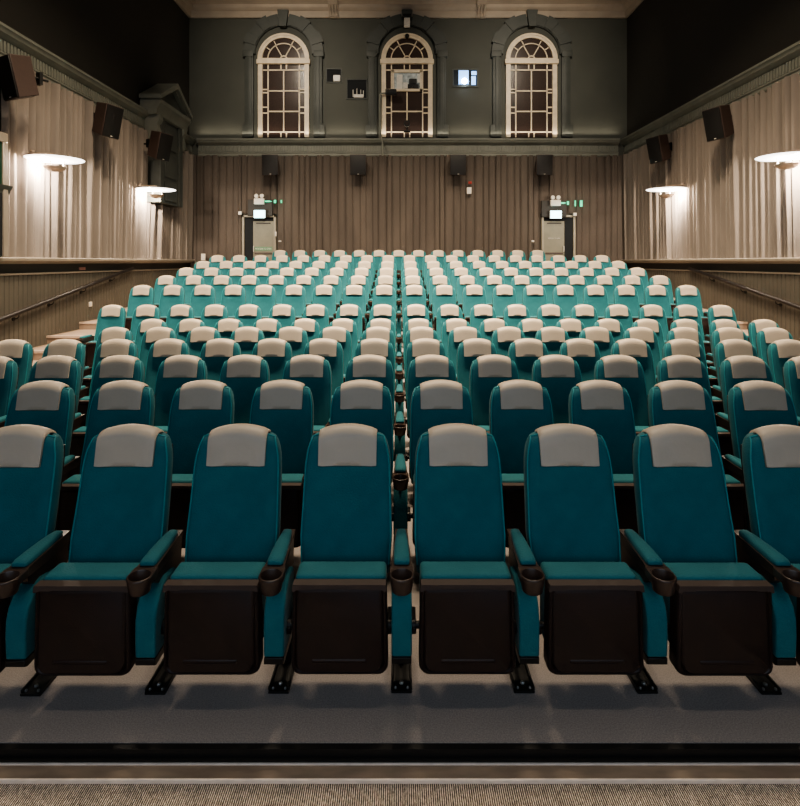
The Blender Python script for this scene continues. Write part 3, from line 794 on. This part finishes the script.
# little plates
def plate(name, x, y, w, h, label, cat, m='white', depth=17.15):
    p = px(x, y, depth); bm = bmesh.new(); box(bm, p.x-w, p.x+w, depth, depth+.05, p.z-h, p.z+h, .006, 1)
    b = box(bm, p.x-w*.5, p.x+w*.5, depth-.012, depth+.01, p.z-h*.5, p.z+h*.5)
    return tag(finish(name, bm, m), label, cat)
plate('wall_sensor', 239.8, 213, .05, .05, 'small white sensor left of the left exit door', 'sensor')
plate('wall_sensor', 575.2, 214.3, .05, .05, 'small white sensor at the top right of the right exit door', 'sensor')
plate('light_switch', 275.7, 234, .025, .07, 'narrow beige switch plate beside the left exit door', 'switch')
plate('door_button', 279.8, 241.2, .04, .02, 'small white button on the curtain right of the left door', 'button')
plate('door_button', 533, 241.2, .04, .03, 'small white button on the curtain left of the right door', 'button')
plate('thermostat', 469.2, 190.5, .07, .10, 'white thermostat box on the back curtain below a red beacon', 'thermostat')
plate('fire_beacon', 470.2, 182.6, .05, .04, 'tiny red beacon on the back curtain above the thermostat', 'beacon', 'red')
plate('wall_socket', 203, 257, .06, .10, 'small white box low in the left back corner above the seats', 'box', depth=17.0)
p = px(84, 269, 11.45); bm = bmesh.new(); box(bm, XL, XL+.03, 11.36, 11.58, 1.80, 1.86, .004, 1); tag(finish('wall_notice', bm, 'pink'), 'small red notice plate under the ledge on the left wall', 'notice')
bm = bmesh.new(); box(bm, XL+.03, XL+.055, 11.69, 11.79, 1.03, 1.13, .004, 1); box(bm, XL+.05, XL+.062, 11.72, 11.76, 1.05, 1.09)
tag(finish('wall_plate', bm, 'white'), 'small white plate on the left wainscot below the handrail', 'plate')

# handrails -----------------------------------------------------------------
def handrail(xw, sg, side):
    e = empty('handrail', (xw, 13.2, 1.7)); tag(e, 'dark sloping handrail fixed to the %s wainscot' % side, 'handrail')
    def z(y): return (1.775 - .173*(13.2-y)) - 1.7
    bm = bmesh.new(); X = sg*.13
    tube(bm, [(X, .25, z(13.4)), (X, -.1, z(13.1))] + [(X, y-13.2, z(y)) for y in (12, 10, 8, 7.2)] + [(X, 6.9-13.2, z(7.0))], .040, 12); finish('rail', bm, 'rail', e)
    for y in (12.55, 11.4, 10.35, 9.4, 8.5, 7.6):
        bm = bmesh.new(); tube(bm, [(X, y-13.2, z(y)-.02), (X, y-13.2, z(y)-.07), (sg*.10, y-13.2, z(y)-.10), (sg*.035, y-13.2, z(y)-.11)], .010, 8)
        tube(bm, [(sg*.03, y-13.2, z(y)-.11), (sg*.045, y-13.2, z(y)-.11)], .035, 12); finish('rail_bracket', bm, 'black', e)
handrail(XL, 1, 'left'); handrail(XR, -1, 'right')

# ------------------------------------------------------------------ camera, lights, world
cam = bpy.data.cameras.new('camera'); co = bpy.data.objects.new('camera', cam); C.objects.link(co)
co.location = (0, 0, CZ); co.rotation_euler = (PI/2, 0, 0)
cam.sensor_fit = 'HORIZONTAL'; cam.sensor_width = 36; cam.lens = 36*F/800
cam.shift_x = 1.5/800; cam.shift_y = -141/800; cam.clip_start = .05; cam.clip_end = 100
S.camera = co
def area(name, loc, size, energy, col, rot=(0, 0, 0), spread=PI, sy=None):
    l = bpy.data.lights.new(name, 'AREA'); l.energy = energy; l.color = col; l.size = size; l.spread = spread
    if sy: l.shape = 'RECTANGLE'; l.size_y = sy
    o = bpy.data.objects.new(name, l); C.objects.link(o); o.location = loc; o.rotation_euler = rot
for x in (-2.2, .2, 2.6):
    for y, e, sp, tilt in ((6.8, 245, 100, 19), (12.2, 70, 84, 0)):
        area('ceiling_downlight', (x, y, 10.2), .9, e, (1, .82, .60), rot=(math.radians(tilt), 0, 0), spread=math.radians(sp))
area('carpet_fill_light', (0, .75, 8.5), 6, 26, (1, .86, .68), spread=math.radians(26), sy=.4)  # unseen lamp added to brighten the carpet in front
area('back_wall_fill_strip', ((XL+XR)/2, YB-.16, ZC1+.04), 13.0, 16, (1, .86, .66), rot=(PI-.12, 0, 0), sy=.12)  # added strip without a fixture, lifts the back wall and ceiling cornice
for x in (-3.2, 3.8):
    area('upper_wall_fill', (x, 10.5, 10.1), .4, 34, (1, .88, .70), rot=(math.radians(65), 0, 0), spread=math.radians(70))  # unseen lamps added to even out the upper back wall
area('screen_side_fill', (0, -2.6, 3.6), 7, 82, (.72, .85, 1.0), rot=(math.radians(82), 0, 0), sy=3.5)  # unseen fill light added for bluish light from the screen side
w = bpy.data.worlds.new('world'); S.world = w; w.use_nodes = True
w.node_tree.nodes['Background'].inputs[0].default_value = (.5, .58, .75, 1); w.node_tree.nodes['Background'].inputs[1].default_value = .06
S.view_settings.view_transform = 'AgX'; S.view_settings.look = 'AgX - Medium High Contrast'; S.view_settings.exposure = .9
S.cycles.use_denoising = True
S.cycles.max_bounces = 6
